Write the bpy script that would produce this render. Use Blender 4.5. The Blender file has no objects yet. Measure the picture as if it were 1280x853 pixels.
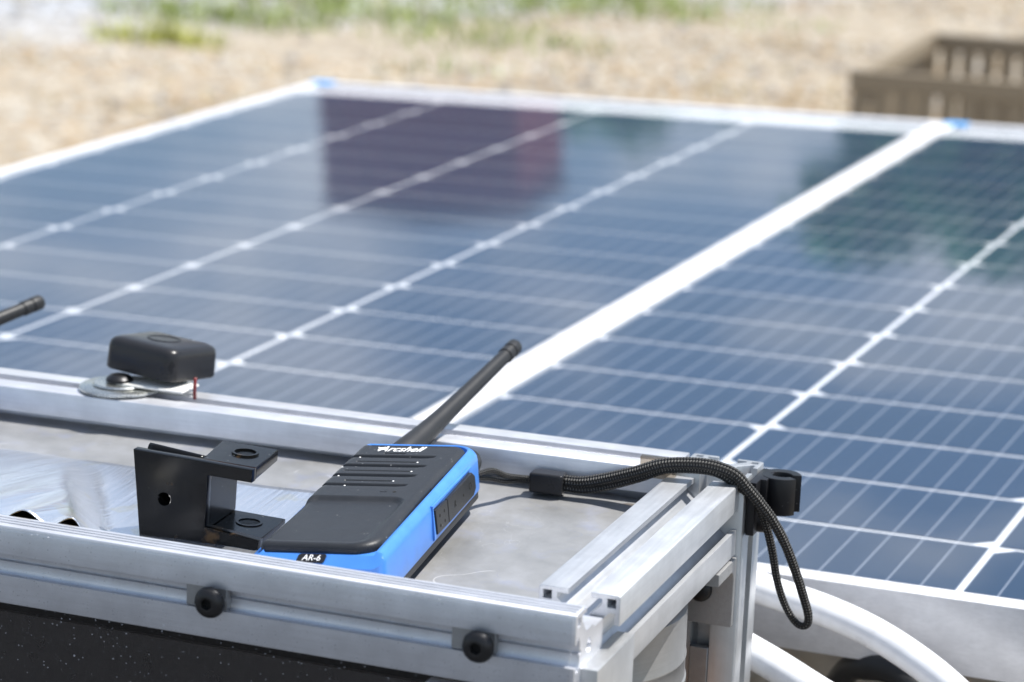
import bpy, bmesh, math, random
from mathutils import Vector, Matrix, noise
random.seed(7)
MM = 0.001
C = bpy.context.scene.collection
sc = bpy.context.scene

# ------------------------------------------------------------------ camera
cam_d = bpy.data.cameras.new('camera')
cam = bpy.data.objects.new('camera', cam_d); C.objects.link(cam)
R_, U_, F_ = Vector((0.93702719, 0.34709418, 0.03880293)), Vector((-0.11310434, 0.19645693, 0.97396719)), Vector((-0.33043524, 0.91702252, -0.22334334))
m = Matrix((R_, U_, -F_)).transposed().to_4x4()
m.translation = Vector((244.2303, -752.4507, 274.5666)) * MM
cam.matrix_world = m
cam_d.sensor_width = 36; cam_d.lens = 87.446
cam_d.clip_start = 0.02; cam_d.clip_end = 2000
cam_d.dof.use_dof = True; cam_d.dof.focus_distance = 0.955; cam_d.dof.aperture_fstop = 10.5
cam_d.dof.aperture_blades = 7
sc.camera = cam

# ------------------------------------------------------------------ light
SUN = Vector((0.34, 0.20, 0.92)).normalized()
sun_d = bpy.data.lights.new('sun', 'SUN'); sun = bpy.data.objects.new('sun', sun_d); C.objects.link(sun)
sun_d.energy = 5.0; sun_d.angle = math.radians(0.5); sun_d.color = (1.0, 0.965, 0.91)
sun.rotation_euler = SUN.to_track_quat('Z', 'Y').to_euler()
sun.location = (2, 1, 5)
w = bpy.data.worlds.new('World'); sc.world = w; w.use_nodes = True
nt = w.node_tree; nt.nodes.clear()
wo = nt.nodes.new('ShaderNodeOutputWorld'); bg = nt.nodes.new('ShaderNodeBackground')
sky = nt.nodes.new('ShaderNodeTexSky'); sky.sky_type = 'NISHITA'; sky.sun_disc = False
sky.sun_elevation = math.asin(SUN.z); sky.sun_rotation = math.atan2(SUN.x, SUN.y); sky.dust_density = .4; sky.air_density = 1.1
tc = nt.nodes.new('ShaderNodeTexCoord'); mp = nt.nodes.new('ShaderNodeMapping'); mp.inputs['Scale'].default_value = (1, 1, 2.6)
mp.inputs['Location'].default_value = (0.35, 0.1, 0.2)
nz = nt.nodes.new('ShaderNodeTexNoise'); nz.inputs['Scale'].default_value = 6.0; nz.inputs['Detail'].default_value = 6; nz.inputs['Roughness'].default_value = 0.55
cr = nt.nodes.new('ShaderNodeValToRGB'); cr.color_ramp.elements[0].position = 0.49; cr.color_ramp.elements[1].position = 0.63
mx = nt.nodes.new('ShaderNodeMix'); mx.data_type = 'RGBA'; mx.inputs[7].default_value = (7.2, 7.8, 8.6, 1)
L = nt.links.new
L(tc.outputs['Generated'], mp.inputs['Vector']); L(mp.outputs[0], nz.inputs['Vector']); L(nz.outputs[0], cr.inputs[0])
L(cr.outputs[0], mx.inputs[0]); L(sky.outputs[0], mx.inputs[6]); L(mx.outputs[2], bg.inputs[0]); L(bg.outputs[0], wo.inputs[0])
bg.inputs[1].default_value = 0.092
sc.view_settings.view_transform = 'Standard'; sc.view_settings.look = 'None'; sc.view_settings.gamma = 1
sc.view_settings.exposure = 0.58

# ------------------------------------------------------------------ materials
def mat(name, col=(.5, .5, .5), rough=.5, metal=0., spec=.5, coat=0.):
    m_ = bpy.data.materials.new(name); m_.use_nodes = True
    b = m_.node_tree.nodes['Principled BSDF']
    b.inputs['Base Color'].default_value = (*col, 1); b.inputs['Roughness'].default_value = rough
    b.inputs['Metallic'].default_value = metal; b.inputs['Specular IOR Level'].default_value = spec
    b.inputs['Coat Weight'].default_value = coat; b.inputs['Coat Roughness'].default_value = .05
    return m_
class N:
    """tiny node helper"""
    def __init__(s, m_): s.m = m_; s.t = m_.node_tree; s.b = s.t.nodes.get('Principled BSDF'); s.out = s.t.nodes['Material Output']
    def n(s, ty, **kw):
        q = s.t.nodes.new('ShaderNode' + ty)
        for k, v in kw.items():
            if hasattr(q, k): setattr(q, k, v)
            else: q.inputs[k.replace('_', ' ')].default_value = v
        return q
    def l(s, a, b): s.t.links.new(a, b)
    def co(s, scale=(1, 1, 1), kind='Object'):
        t_ = s.n('TexCoord'); p = s.n('Mapping'); p.inputs['Scale'].default_value = scale; s.l(t_.outputs[kind], p.inputs[0]); return p.outputs[0]
    def noise(s, vec, scale=5, detail=3, rough=.5):
        q = s.n('TexNoise'); q.inputs['Scale'].default_value = scale; q.inputs['Detail'].default_value = detail; q.inputs['Roughness'].default_value = rough
        s.l(vec, q.inputs['Vector']); return q.outputs['Fac']
    def ramp(s, f, stops):
        q = s.n('ValToRGB'); e = q.color_ramp.elements
        while len(e) < len(stops): e.new(.5)
        for i, (p, c) in enumerate(stops):
            e[i].position = p; e[i].color = (*c, 1) if not isinstance(c, (int, float)) else (c, c, c, 1)
        s.l(f, q.inputs[0]); return q.outputs[0]
    def mix(s, f, a, b):
        q = s.n('Mix', data_type='RGBA')
        for v, i in ((f, 0), (a, 6), (b, 7)):
            if isinstance(v, (int, float)): q.inputs[i].default_value = v
            elif isinstance(v, tuple): q.inputs[i].default_value = (*v, 1)
            else: s.l(v, q.inputs[i])
        return q.outputs[2]
    def math(s, op, a, b=None, c=None):
        q = s.n('Math', operation=op)
        for i, v in enumerate((a, b, c)):
            if v is None: continue
            if isinstance(v, (int, float)): q.inputs[i].default_value = v
            else: s.l(v, q.inputs[i])
        return q.outputs[0]
    def bump(s, h, st=.2, dist=.001):
        q = s.n('Bump'); q.inputs['Strength'].default_value = st; q.inputs['Distance'].default_value = dist
        s.l(h, q.inputs['Height']); s.l(q.outputs[0], s.b.inputs['Normal'])

def metal_mat(name, col, rough, streak=(1, 1, 1), metal=.85, bumpst=.12, specks=0.):
    m_ = mat(name, col, rough, metal); k = N(m_)
    v = k.co(streak); f = k.noise(v, 900, 4, .6); g = k.noise(k.co(), 60, 4, .6); h = k.noise(k.co(), 2200, 2, .5)
    c = k.mix(k.ramp(g, [(.35, 0.), (.7, 1.)]), tuple(x * .86 for x in col), tuple(min(1, x * 1.04) for x in col))
    c = k.mix(k.ramp(f, [(.3, .35), (.6, 0.)]), c, tuple(x * .72 for x in col))
    if specks:
        sp = k.n('TexVoronoi'); sp.inputs['Scale'].default_value = 500; k.l(k.co(), sp.inputs['Vector'])
        d = k.ramp(sp.outputs['Distance'], [(.05, 1.), (.12, 0.)]); r_ = k.ramp(k.noise(k.co(), 220, 2), [(.56, 0.), (.6, 1.)])
        c = k.mix(k.math('MULTIPLY', k.math('MULTIPLY', d, r_), specks), c, (.09, .09, .11))
    k.l(c, k.b.inputs['Base Color'])
    k.l(k.math('ADD', k.math('MULTIPLY', f, .22), rough - .1), k.b.inputs['Roughness'])
    k.bump(k.math('ADD', f, h), bumpst, .0002)
    return m_
ALU_Y = metal_mat('brushed_aluminium_lengthwise', (.64, .655, .68), .42, (1, .03, 1), .65, .12, .5)
ALU_X = metal_mat('brushed_aluminium_crosswise', (.74, .75, .79), .40, (.03, 1, 1), .72, .05, .12)
ALU_Z = metal_mat('brushed_aluminium_upright', (.60, .61, .62), .40, (1, 1, .03), .8, .10, .5)
ALU_CAST = metal_mat('cast_aluminium', (.40, .40, .40), .5, (1, 1, 1), .75, .5)
ALU_PANEL = metal_mat('panel_frame_aluminium', (.84, .83, .84), .42, (.3, .3, 1), .25, .04)
STEEL = metal_mat('zinc_steel', (.62, .63, .60), .28, (1, 1, 1), .95, .1)
BLACK_STEEL = metal_mat('black_oxide_steel', (.028, .028, .03), .34, (1, 1, 1), .6, .15)
def deck():
    m_ = mat('scratched_sheet_aluminium', (.5, .5, .5), .5, .7); k = N(m_)
    g = k.noise(k.co(), 34, 5, .65); h = k.noise(k.co((1, .12, 1)), 500, 3)
    c = k.ramp(g, [(.3, (.33, .33, .325)), (.5, (.37, .37, .37)), (.68, (.41, .415, .43))])
    # wandering scratches: thin contour lines of a warped noise
    def lines(sc_, w_, th, seed):
        v = k.n('Mapping'); v.inputs['Location'].default_value = (seed, seed * .7, 0); t_ = k.n('TexCoord'); k.l(t_.outputs['Object'], v.inputs[0])
        f = k.noise(v.outputs[0], sc_, 2, .5); d = k.math('ABSOLUTE', k.math('SUBTRACT', f, .5)); a = k.ramp(d, [(0., 1.), (w_, 0.)])
        msk = k.ramp(k.noise(v.outputs[0], 30 + seed, 2), [(th, 0.), (th + .05, 1.)]); return k.math('MULTIPLY', a, msk)
    c = k.mix(k.math('MULTIPLY', lines(70, .004, .56, 3.1), .22), c, (.92, .92, .9))
    c = k.mix(k.math('MULTIPLY', lines(16, .0012, .52, 5.7), .4), c, (.95, .95, .93))
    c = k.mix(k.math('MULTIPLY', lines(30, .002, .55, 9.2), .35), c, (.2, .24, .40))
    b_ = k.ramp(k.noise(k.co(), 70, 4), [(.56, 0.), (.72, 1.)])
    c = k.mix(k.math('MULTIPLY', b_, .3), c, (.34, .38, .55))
    k.l(c, k.b.inputs['Base Color']); k.l(k.math('ADD', k.math('MULTIPLY', g, .3), .36), k.b.inputs['Roughness'])
    k.bump(k.math('ADD', h, g), .12, .0004)
    return m_
DECK = deck()
def corr():
    m_ = mat('ribbed_foil', (.85, .86, .90), .26, .9); k = N(m_)
    v = k.co((1, .02, 0)); f = k.noise(v, 520, 3, .5); g = k.noise(k.co((1, .06, 0)), 110, 4)
    c = k.mix(k.ramp(f, [(.38, 1.), (.62, 0.)]), (.86, .88, .93), (.76, .79, .85))
    c = k.mix(k.ramp(k.noise(k.co(), 48, 3), [(.63, 0.), (.67, .6)]), c, (.86, .82, .70))
    k.l(c, k.b.inputs['Base Color']); k.bump(k.math('ADD', k.math('MULTIPLY', f, .5), k.math('MULTIPLY', g, 1.6)), .6, .0011)
    return m_
FOIL = corr()
def plastic(name, col, rough, grain=2500, st=.15, dust=0.):
    m_ = mat(name, col, rough); k = N(m_)
    h = k.noise(k.co(), grain, 2); k.bump(h, st, .00012)
    g = k.noise(k.co(), 120, 4)
    k.l(k.math('ADD', k.math('MULTIPLY', g, .2), rough - .1), k.b.inputs['Roughness'])
    c = k.mix(k.ramp(g, [(.35, 0.), (.7, 1.)]), tuple(x * .92 for x in col), tuple(min(1, x * 1.06) for x in col))
    if dust:
        sp = k.n('TexVoronoi'); sp.inputs['Scale'].default_value = 420; k.l(k.co(), sp.inputs['Vector'])
        d = k.ramp(sp.outputs['Distance'], [(.06, 1.), (.13, 0.)]); r_ = k.ramp(k.noise(k.co(), 150, 2), [(.55, 0.), (.62, 1.)])
        c = k.mix(k.math('MULTIPLY', k.math('MULTIPLY', d, r_), dust), c, (.55, .55, .55))
    k.l(c, k.b.inputs['Base Color'])
    return m_
BLUE = plastic('blue_plastic', (.06, .225, .66), .33, 3500, .10)
GRILLE = plastic('black_grille_plastic', (.022, .024, .028), .42, 2600, .5, .5); GRILLE.node_tree.nodes['Principled BSDF'].inputs['Specular IOR Level'].default_value = .32
BLACK = plastic('black_plastic', (.012, .012, .014), .36, 2500, .2, .35); BLACK.node_tree.nodes['Principled BSDF'].inputs['Specular IOR Level'].default_value = .32
SATIN = plastic('satin_black_plastic', (.02, .02, .022), .30, 2000, .2); SATIN.node_tree.nodes['Principled BSDF'].inputs['Specular IOR Level'].default_value = .32
RUBBER = plastic('black_rubber', (.022, .023, .025), .48, 1800, .25); RUBBER.node_tree.nodes['Principled BSDF'].inputs['Specular IOR Level'].default_value = .32
GLOSSBLK = plastic('gloss_black_printed_plastic', (.004, .004, .0042), .2, 700, .12, .5); _k = N(GLOSSBLK); _c = _k.b.inputs['Base Color'].links[0].from_socket; _k.l(_k.mix(_k.ramp(_k.noise(_k.co(), 55, 4, .7), [(.60, 0.), (.70, .3)]), _c, (.20, .11, .04)), _k.b.inputs['Base Color'])
GLOSSBLK.node_tree.nodes['Principled BSDF'].inputs['Specular IOR Level'].default_value = .22
VOID = mat('dark_hollow', (.006, .006, .006), .9)  # near-black stands in for shade in holes and grooves; also dark marks
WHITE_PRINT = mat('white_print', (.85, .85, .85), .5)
RED = mat('red_wire', (.16, .015, .015), .4)
HOSE = plastic('white_hose_plastic', (.82, .83, .86), .30, 400, .05)
TAPE = mat('blue_masking_tape', (.12, .42, .85), .6)
BACKSHEET = plastic('white_backsheet', (.86, .86, .88), .35, 500, .02)
BROWNWOOD = plastic('tan_board', (.33, .19, .11), .6, 400, .3)
CAN = metal_mat('pale_tin', (.30, .30, .30), .35, (.02, .02, 1), .5, .1)
def weave():
    m_ = mat('braided_cord', (.02, .02, .02), .55); k = N(m_)
    uv = k.n('UVMap'); s = k.n('SeparateXYZ'); k.l(uv.outputs[0], s.inputs[0])
    a = k.math('ADD', k.math('MULTIPLY', s.outputs[0], 2.6), k.math('MULTIPLY', s.outputs[1], 29.))
    b = k.math('SUBTRACT', k.math('MULTIPLY', s.outputs[0], 2.6), k.math('MULTIPLY', s.outputs[1], 29.))
    f = k.math('MULTIPLY', k.math('SINE', a), k.math('SINE', b))
    c = k.ramp(f, [(.0, (.010, .010, .010)), (.72, (.020, .019, .018)), (.95, (.26, .25, .23))])  # pale end of the ramp paints highlights onto the braid crests
    k.l(c, k.b.inputs['Base Color']); k.bump(f, .9, .0006)
    return m_
WEAVE = weave()
def cellm():
    m_ = mat('silicon_cell', (.02, .035, .085), .35, 0., .3); k = N(m_)
    t_ = k.n('TexCoord'); s = k.n('SeparateXYZ'); k.l(t_.outputs['Object'], s.inputs[0])
    x = k.math('FRACT', k.math('ADD', k.math('DIVIDE', s.outputs[0], .01578), .5))   # busbars across each cell
    d = k.math('ABSOLUTE', k.math('SUBTRACT', x, .5))
    bar = k.ramp(d, [(.024, 1.), (.040, 0.)])
    fy = k.math('FRACT', k.math('DIVIDE', s.outputs[1], .0016)); fd = k.ramp(k.math('ABSOLUTE', k.math('SUBTRACT', fy, .5)), [(.04, 1.), (.10, 0.)])
    oi = k.n('ObjectInfo'); g = k.noise(k.co(), 12, 3)
    base = k.mix(oi.outputs['Random'], (.011, .030, .062), (.014, .035, .074)); base = k.mix(k.math('MULTIPLY', g, .5), base, (.008, .034, .088))
    base = k.mix(k.math('MULTIPLY', fd, .10), base, (.25, .28, .34))
    k.l(k.mix(k.math('MULTIPLY', bar, .45), base, (.42, .45, .52)), k.b.inputs['Base Color'])
    return m_
CELL = cellm()
def clear(name, ior, tint, dust, rough=.01, wob=0., veil=0.):
    m_ = bpy.data.materials.new(name); m_.use_nodes = True; k = N(m_); k.t.nodes.remove(k.b)
    tr = k.n('BsdfTransparent'); tr.inputs[0].default_value = (*tint, 1); gl = k.n('BsdfGlossy'); gl.inputs['Roughness'].default_value = rough
    fr = k.n('Fresnel'); fr.inputs['IOR'].default_value = ior; geo = k.n('NewGeometry')
    f = k.math('MULTIPLY', fr.outputs[0], k.math('SUBTRACT', 1., geo.outputs['Backfacing']))
    ms = k.n('MixShader'); k.l(f, ms.inputs[0]); k.l(tr.outputs[0], ms.inputs[1]); k.l(gl.outputs[0], ms.inputs[2])
    last = ms
    if wob:
        bp = k.n('Bump'); bp.inputs['Strength'].default_value = wob; bp.inputs['Distance'].default_value = .01
        k.l(k.noise(k.co(), 14, 2), bp.inputs['Height']); k.l(bp.outputs[0], gl.inputs['Normal'])
    if dust:
        df = k.n('BsdfDiffuse'); df.inputs[0].default_value = (.62, .62, .66, 1)
        def spk(sc_, a, b, th):
            sp = k.n('TexVoronoi'); sp.inputs['Scale'].default_value = sc_; k.l(k.co(), sp.inputs['Vector'])
            d = k.ramp(sp.outputs['Distance'], [(a, 1.), (b, 0.)]); col = k.n('SeparateColor'); k.l(sp.outputs['Color'], col.inputs[0])
            return k.math('MULTIPLY', d, k.ramp(col.outputs[0], [(th, 0.), (th + .05, 1.)]))
        s_ = k.math('MAXIMUM', spk(560, .08, .16, .68), k.math('MAXIMUM', spk(190, .05, .085, .86), k.math('MULTIPLY', spk(1000, .08, .2, .8), .4))); s_ = k.math('MULTIPLY', s_, k.ramp(k.noise(k.co(), 28, 3, .6), [(.32, .25), (.55, 1.)]))
        film = k.math('MULTIPLY', k.noise(k.co(), 45, 5, .65), dust * .004)
        ms2 = k.n('MixShader'); k.l(k.math('MINIMUM', k.math('ADD', k.math('MULTIPLY', s_, dust), film), 1.), ms2.inputs[0]); k.l(last.outputs[0], ms2.inputs[1]); k.l(df.outputs[0], ms2.inputs[2]); last = ms2
    if veil:
        df = k.n('BsdfDiffuse'); df.inputs[0].default_value = (.62, .62, .62, 1); ms2 = k.n('MixShader')
        k.l(k.math('MULTIPLY', k.math('ADD', k.noise(k.co(), 5, 4, .6), .4), veil), ms2.inputs[0]); k.l(last.outputs[0], ms2.inputs[1]); k.l(df.outputs[0], ms2.inputs[2]); last = ms2
    k.l(last.outputs[0], k.out.inputs[0])
    return m_
GLASS = clear('panel_glass', 1.6, (.97, .98, .99), 0, .045, .008, .004)
ACRYL = clear('dusty_clear_acrylic', 1.45, (.95, .96, .97), .8, .05)

# ------------------------------------------------------------------ geometry helpers (millimetres in, metres out)
def link(name, me, ma, parent=None, smooth=False, ob_mat=None):
    o = bpy.data.objects.new(name, me); C.objects.link(o)
    if ma is not None and not me.materials: me.materials.append(ma)
    if smooth: me.shade_smooth()
    if parent is not None:
        o.parent = parent
        if ob_mat != 'local' and parent.parent is None: o.matrix_parent_inverse = parent.matrix_basis.inverted()
    return o
def pyd(name, vs, fs, ma, parent=None, smooth=False, local=None):
    me = bpy.data.meshes.new(name); me.from_pydata([tuple(c * MM for c in v) for v in vs], [], fs); me.update()
    return link(name, me, ma, parent, smooth, local)
def frombm(name, bm, ma, parent=None, smooth=False, local=None, ang=None):
    bmesh.ops.scale(bm, vec=(MM,) * 3, verts=bm.verts)
    me = bpy.data.meshes.new(name); bm.to_mesh(me); bm.free()
    o = link(name, me, ma, parent, smooth, local)
    if ang: me.shade_smooth(); me.set_sharp_from_angle(angle=math.radians(ang))
    return o
def bbox(bm, a, b, M=None, bev=0., seg=1):
    r = bmesh.ops.create_cube(bm, size=1); vs = r['verts']
    s = [abs(b[i] - a[i]) for i in range(3)]; c = [(a[i] + b[i]) / 2 for i in range(3)]
    for v in vs: v.co = Vector([v.co[i] * s[i] + c[i] for i in range(3)])
    if bev:
        e = list({e for v in vs for e in v.link_edges})
        r2 = bmesh.ops.bevel(bm, geom=e, offset=bev, segments=seg, profile=.6, affect='EDGES')
        vs = list({v for f in r2['faces'] for v in f.verts} | {v for v in vs if v.is_valid})
    if M is not None:
        for v in vs: v.co = M @ v.co
    return vs
def box(name, a, b, ma, parent=None, bev=.4, seg=2, M=None, local=None):
    bm = bmesh.new(); bbox(bm, a, b, M, bev, seg); return frombm(name, bm, ma, parent, False, local, 40)
def extrude(name, outer, holes, length, M, ma, parent=None, bev=.25, local=None):
    """outline (x,y) swept along +z by length, then placed by M; outline may have holes"""
    cu = bpy.data.curves.new(name, 'CURVE'); cu.dimensions = '2D'; cu.fill_mode = 'BOTH'
    cu.extrude = length * MM / 2 - bev * MM; cu.bevel_depth = bev * MM; cu.offset = -bev * MM; cu.bevel_resolution = 1
    for pl in [outer] + list(holes):
        s = cu.splines.new('POLY'); s.points.add(len(pl) - 1); s.use_cyclic_u = True
        for i, p in enumerate(pl): s.points[i].co = (p[0] * MM, p[1] * MM, 0, 1)
    t = bpy.data.objects.new('temp', cu); C.objects.link(t)
    bpy.context.view_layer.update()
    me = bpy.data.meshes.new_from_object(t.evaluated_get(bpy.context.evaluated_depsgraph_get()))
    bpy.data.objects.remove(t); bpy.data.curves.remove(cu)
    T = M @ Matrix.Translation((0, 0, length / 2)); T.translation *= MM
    me.transform(T); me.materials.clear(); me.name = name
    o = link(name, me, ma, parent, False, local); me.shade_smooth(); me.set_sharp_from_angle(angle=math.radians(35))
    return o
def circ(cx, cy, r, n=20): return [(cx + r * math.cos(i * 2 * math.pi / n), cy + r * math.sin(i * 2 * math.pi / n)) for i in range(n)]
def lathe(name, prof, M, ma, parent=None, n=32, local=None, smooth_ang=40):
    vs, fs = [], []
    for r, z in prof:
        for i in range(n):
            a = i * 2 * math.pi / n; vs.append(M @ Vector((r * math.cos(a), r * math.sin(a), z)))
    for j in range(len(prof) - 1):
        for i in range(n): fs.append((j * n + i, j * n + (i + 1) % n, (j + 1) * n + (i + 1) % n, (j + 1) * n + i))
    if prof[0][0] > .01: fs.append(tuple(range(n))[::-1])
    if prof[-1][0] > .01: fs.append(tuple((len(prof) - 1) * n + i for i in range(n)))
    o = pyd(name, vs, fs, ma, parent, True, local); o.data.set_sharp_from_angle(angle=math.radians(smooth_ang)); return o
def spline(pts, k=8):
    P = [Vector(p) for p in pts]; P = [P[0] * 2 - P[1]] + P + [P[-1] * 2 - P[-2]]; out = []
    for i in range(1, len(P) - 2):
        for j in range(k):
            t = j / k; a, b, c, d = P[i - 1:i + 3]
            out.append(.5 * ((2 * b) + (c - a) * t + (2 * a - 5 * b + 4 * c - d) * t * t + (3 * b - a - 3 * c + d) * t ** 3))
    return out + [P[-2]]
def tube(name, pts, ra, rb, ma, parent=None, n=14, k=8, up=Vector((0, 0, 1)), local=None, radii=None, mesh_only=False):
    P = spline(pts, k); vs, fs, uv = [], [], []; dist = 0; ds = []
    for i, p in enumerate(P):
        if i: dist += (p - P[i - 1]).length
        ds.append(dist); t = (P[min(i + 1, len(P) - 1)] - P[max(i - 1, 0)]).normalized()
        s = t.cross(up).normalized(); u = s.cross(t); s0 = (radii[min(int(i / k), len(radii) - 1)] if radii else 1)
        up = u
        for j in range(n):
            a = j * 2 * math.pi / n; vs.append(p + s * math.cos(a) * ra * s0 + u * math.sin(a) * rb * s0)
    for i in range(len(P) - 1):
        for j in range(n): fs.append((i * n + j, i * n + (j + 1) % n, (i + 1) * n + (j + 1) % n, (i + 1) * n + j))
    nb = len(fs); fs.append(tuple(range(n))[::-1]); fs.append(tuple((len(P) - 1) * n + j for j in range(n)))
    o = pyd(name, vs, fs, ma, parent, True, local)
    ul = o.data.uv_layers.new(name='UVMap')
    for fi in range(nb):
        i, j = divmod(fi, n); pl = o.data.polygons[fi]
        for li, (di, dj) in zip(pl.loop_indices, ((0, 0), (0, 1), (1, 1), (1, 0))): ul.data[li].uv = (ds[i + di], (j + dj) / n * 2 * math.pi / 6.2832)
    return o
def tag(o, label=None, cat=None, group=None, kind=None):
    if label: o['label'] = label
    if cat: o['category'] = cat
    if group: o['group'] = group
    if kind: o['kind'] = kind
    return o
def empty(name, loc, label, cat, group=None, M=None):
    o = bpy.data.objects.new(name, None); C.objects.link(o); o.empty_display_size = .02
    if M is not None: o.matrix_basis = M
    else: o.location = tuple(c * MM for c in loc)
    return tag(o, label, cat, group)
def rotz(a): return Matrix.Rotation(a, 4, 'Z')
def frame_at(org, xa, ya, za):
    M = Matrix((xa, ya, za)).transposed().to_4x4(); M.translation = Vector(org); return M
AXX = lambda y, z, x0: frame_at((x0, y, z), (0, 1, 0), (0, 0, 1), (1, 0, 0))   # outline in (y,z), swept along +x
AXY = lambda x, z, y0: frame_at((x, y0, z), (-1, 0, 0), (0, 0, 1), (0, 1, 0))  # outline in (-x,z), swept along +y
AXZ = lambda x, y, z0: frame_at((x, y, z0), (1, 0, 0), (0, 1, 0), (0, 0, 1))

# ------------------------------------------------------------------ ground
GZ = -420
def ground_mat():
    m_ = mat('dry_gravelly_soil', (.3, .25, .18), .9); k = N(m_)
    c_ = k.co(); a = k.noise(c_, 1.1, 5, .6); b = k.noise(c_, 9, 6, .7); f = k.noise(c_, 42, 4, .7)
    v = k.n('TexVoronoi'); v.inputs['Scale'].default_value = 26; k.l(c_, v.inputs['Vector'])
    soil = k.ramp(b, [(.3, (.22, .175, .125)), (.5, (.32, .265, .195)), (.68, (.40, .345, .265))])
    peb = k.ramp(v.outputs['Color'], [(.2, (.21, .19, .16)), (.6, (.38, .34, .28)), (.9, (.54, .50, .44))])
    c = k.mix(k.ramp(f, [(.42, 0.), (.62, .8)]), soil, peb)
    s = k.n('SeparateXYZ'); k.l(c_, s.inputs[0])
    # a paler gravel track to the left of the panels
    tr = k.math('ADD', k.math('ADD', k.math('MULTIPLY', s.outputs[0], -.75), k.math('MULTIPLY', s.outputs[1], .35)), k.math('MULTIPLY', a, .8))
    tm = k.ramp(k.math('DIVIDE', tr, 6.), [(.68, 0.), (.80, 1.)])
    c = k.mix(tm, c, k.mix(f, (.27, .28, .30), (.44, .46, .49)))
    k.l(c, k.b.inputs['Base Color']); k.bump(k.math('ADD', b, k.math('MULTIPLY', v.outputs['Distance'], .6)), .7, .03)
    return m_
G = ground_mat()
bm = bmesh.new()
rings = [0, 400, 900, 1500, 2200, 3000, 4000, 5200, 6600, 8200, 10500, 14000, 20000, 32000, 60000, 120000, 300000, 900000]
prev = None
for r in rings:
    cur = []
    if r == 0: cur = [bm.verts.new((-1000, 3000, GZ))]
    else:
        for i in range(72):
            a = i / 72 * 2 * math.pi; x, y = -1000 + r * math.cos(a), 3000 + r * math.sin(a)
            dz = noise.noise(Vector((x, y, 0)) * .0011) * 35 if r > 400 else 0
            if r > 10000: dz *= .3
            cur.append(bm.verts.new((x, y, GZ + dz)))
    if prev:
        for i in range(72):
            j = (i + 1) % 72
            if len(prev) == 1: bm.faces.new((prev[0], cur[i], cur[j]))
            else: bm.faces.new((prev[i], cur[i], cur[j], prev[j]))
    prev = cur
tag(frombm('ground', bm, G, smooth=True), kind='structure')

def pad_mat():
    m_ = mat('added_dark_pad', (.08, .08, .085), .85); k = N(m_); c_ = k.co()
    v = k.n('TexVoronoi'); v.inputs['Scale'].default_value = 110; k.l(c_, v.inputs['Vector'])
    c = k.mix(k.noise(c_, 4, 5), (.045, .046, .052), (.095, .095, .10)); c = k.mix(k.ramp(v.outputs['Color'], [(.6, 0.), (.8, .6)]), c, (.17, .17, .17))
    k.l(c, k.b.inputs['Base Color']); k.bump(v.outputs['Distance'], .5, .004); return m_
PAD = pad_mat()
bm = bmesh.new(); bbox(bm, (-5200, -9000, GZ - 60), (6000, 60, GZ + 34)); tag(frombm('added_dark_ground', bm, PAD), kind='structure')  # unseen dark ground, added so the front metal faces mirror something darker
STONES = [mat('pale_stone', (.46, .42, .36), .85), mat('tan_stone', (.36, .27, .17), .85), mat('grey_stone', (.24, .22, .20), .85), mat('white_stone', (.50, .51, .54), .8)]
def gz(x, y): return GZ + noise.noise(Vector((x, y, 0)) * .0011) * 35
def stones():
    me = bpy.data.meshes.new('gravel'); vs, fs, mi = [], [], []
    oct_ = [(1, 0, 0), (-1, 0, 0), (0, 1, 0), (0, -1, 0), (0, 0, 1), (0, 0, -.4)]
    of = [(0, 2, 4), (2, 1, 4), (1, 3, 4), (3, 0, 4), (2, 0, 5), (1, 2, 5), (3, 1, 5), (0, 3, 5)]
    for _ in range(15000):
        t = random.random(); d = 2600 + 7500 * t ** 1.1; az = math.radians(random.uniform(-36, 2))
        x, y = 244 + d * math.sin(az), -752 + d * math.cos(az)
        if x > -1100 and y < 1700: continue
        track = (-.75 * x + .35 * y) / 1000 > 3.75
        s = random.uniform(7, 20) * (1.5 if random.random() < .06 else 1); z = gz(x, y) + s * .1; n0 = len(vs); a = random.random() * 6.28
        for p in oct_:
            q = Vector(p) * s * random.uniform(.7, 1.25); q = Vector((q.x * math.cos(a) - q.y * math.sin(a), q.x * math.sin(a) + q.y * math.cos(a), q.z * .6))
            vs.append(((x + q.x) * MM, (y + q.y) * MM, (z + q.z) * MM))
        k = random.choice((0, 2, 3, 3)) if track else random.choice((0, 1, 1, 2, 1, 0))
        for f in of: fs.append(tuple(n0 + i for i in f)); mi.append(k)
    me.from_pydata(vs, [], fs)
    for s in STONES: me.materials.append(s)
    me.polygons.foreach_set('material_index', mi); me.update()
    return tag(link('gravel', me, None), kind='stuff')
stones()
def leafm(name, col):
    m_ = mat(name, col, .6); k = N(m_); g = k.noise(k.co(), 40, 2)
    k.l(k.mix(g, tuple(c * .7 for c in col), tuple(min(1, c * 1.35) for c in col)), k.b.inputs['Base Color']); k.b.inputs['Subsurface Weight'].default_value = 0.; return m_
GRASS = leafm('fresh_grass', (.26, .32, .08)); YEL = leafm('yellow_weed_leaf', (.40, .41, .10)); DRY = leafm('dry_grass', (.42, .34, .18))
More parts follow.
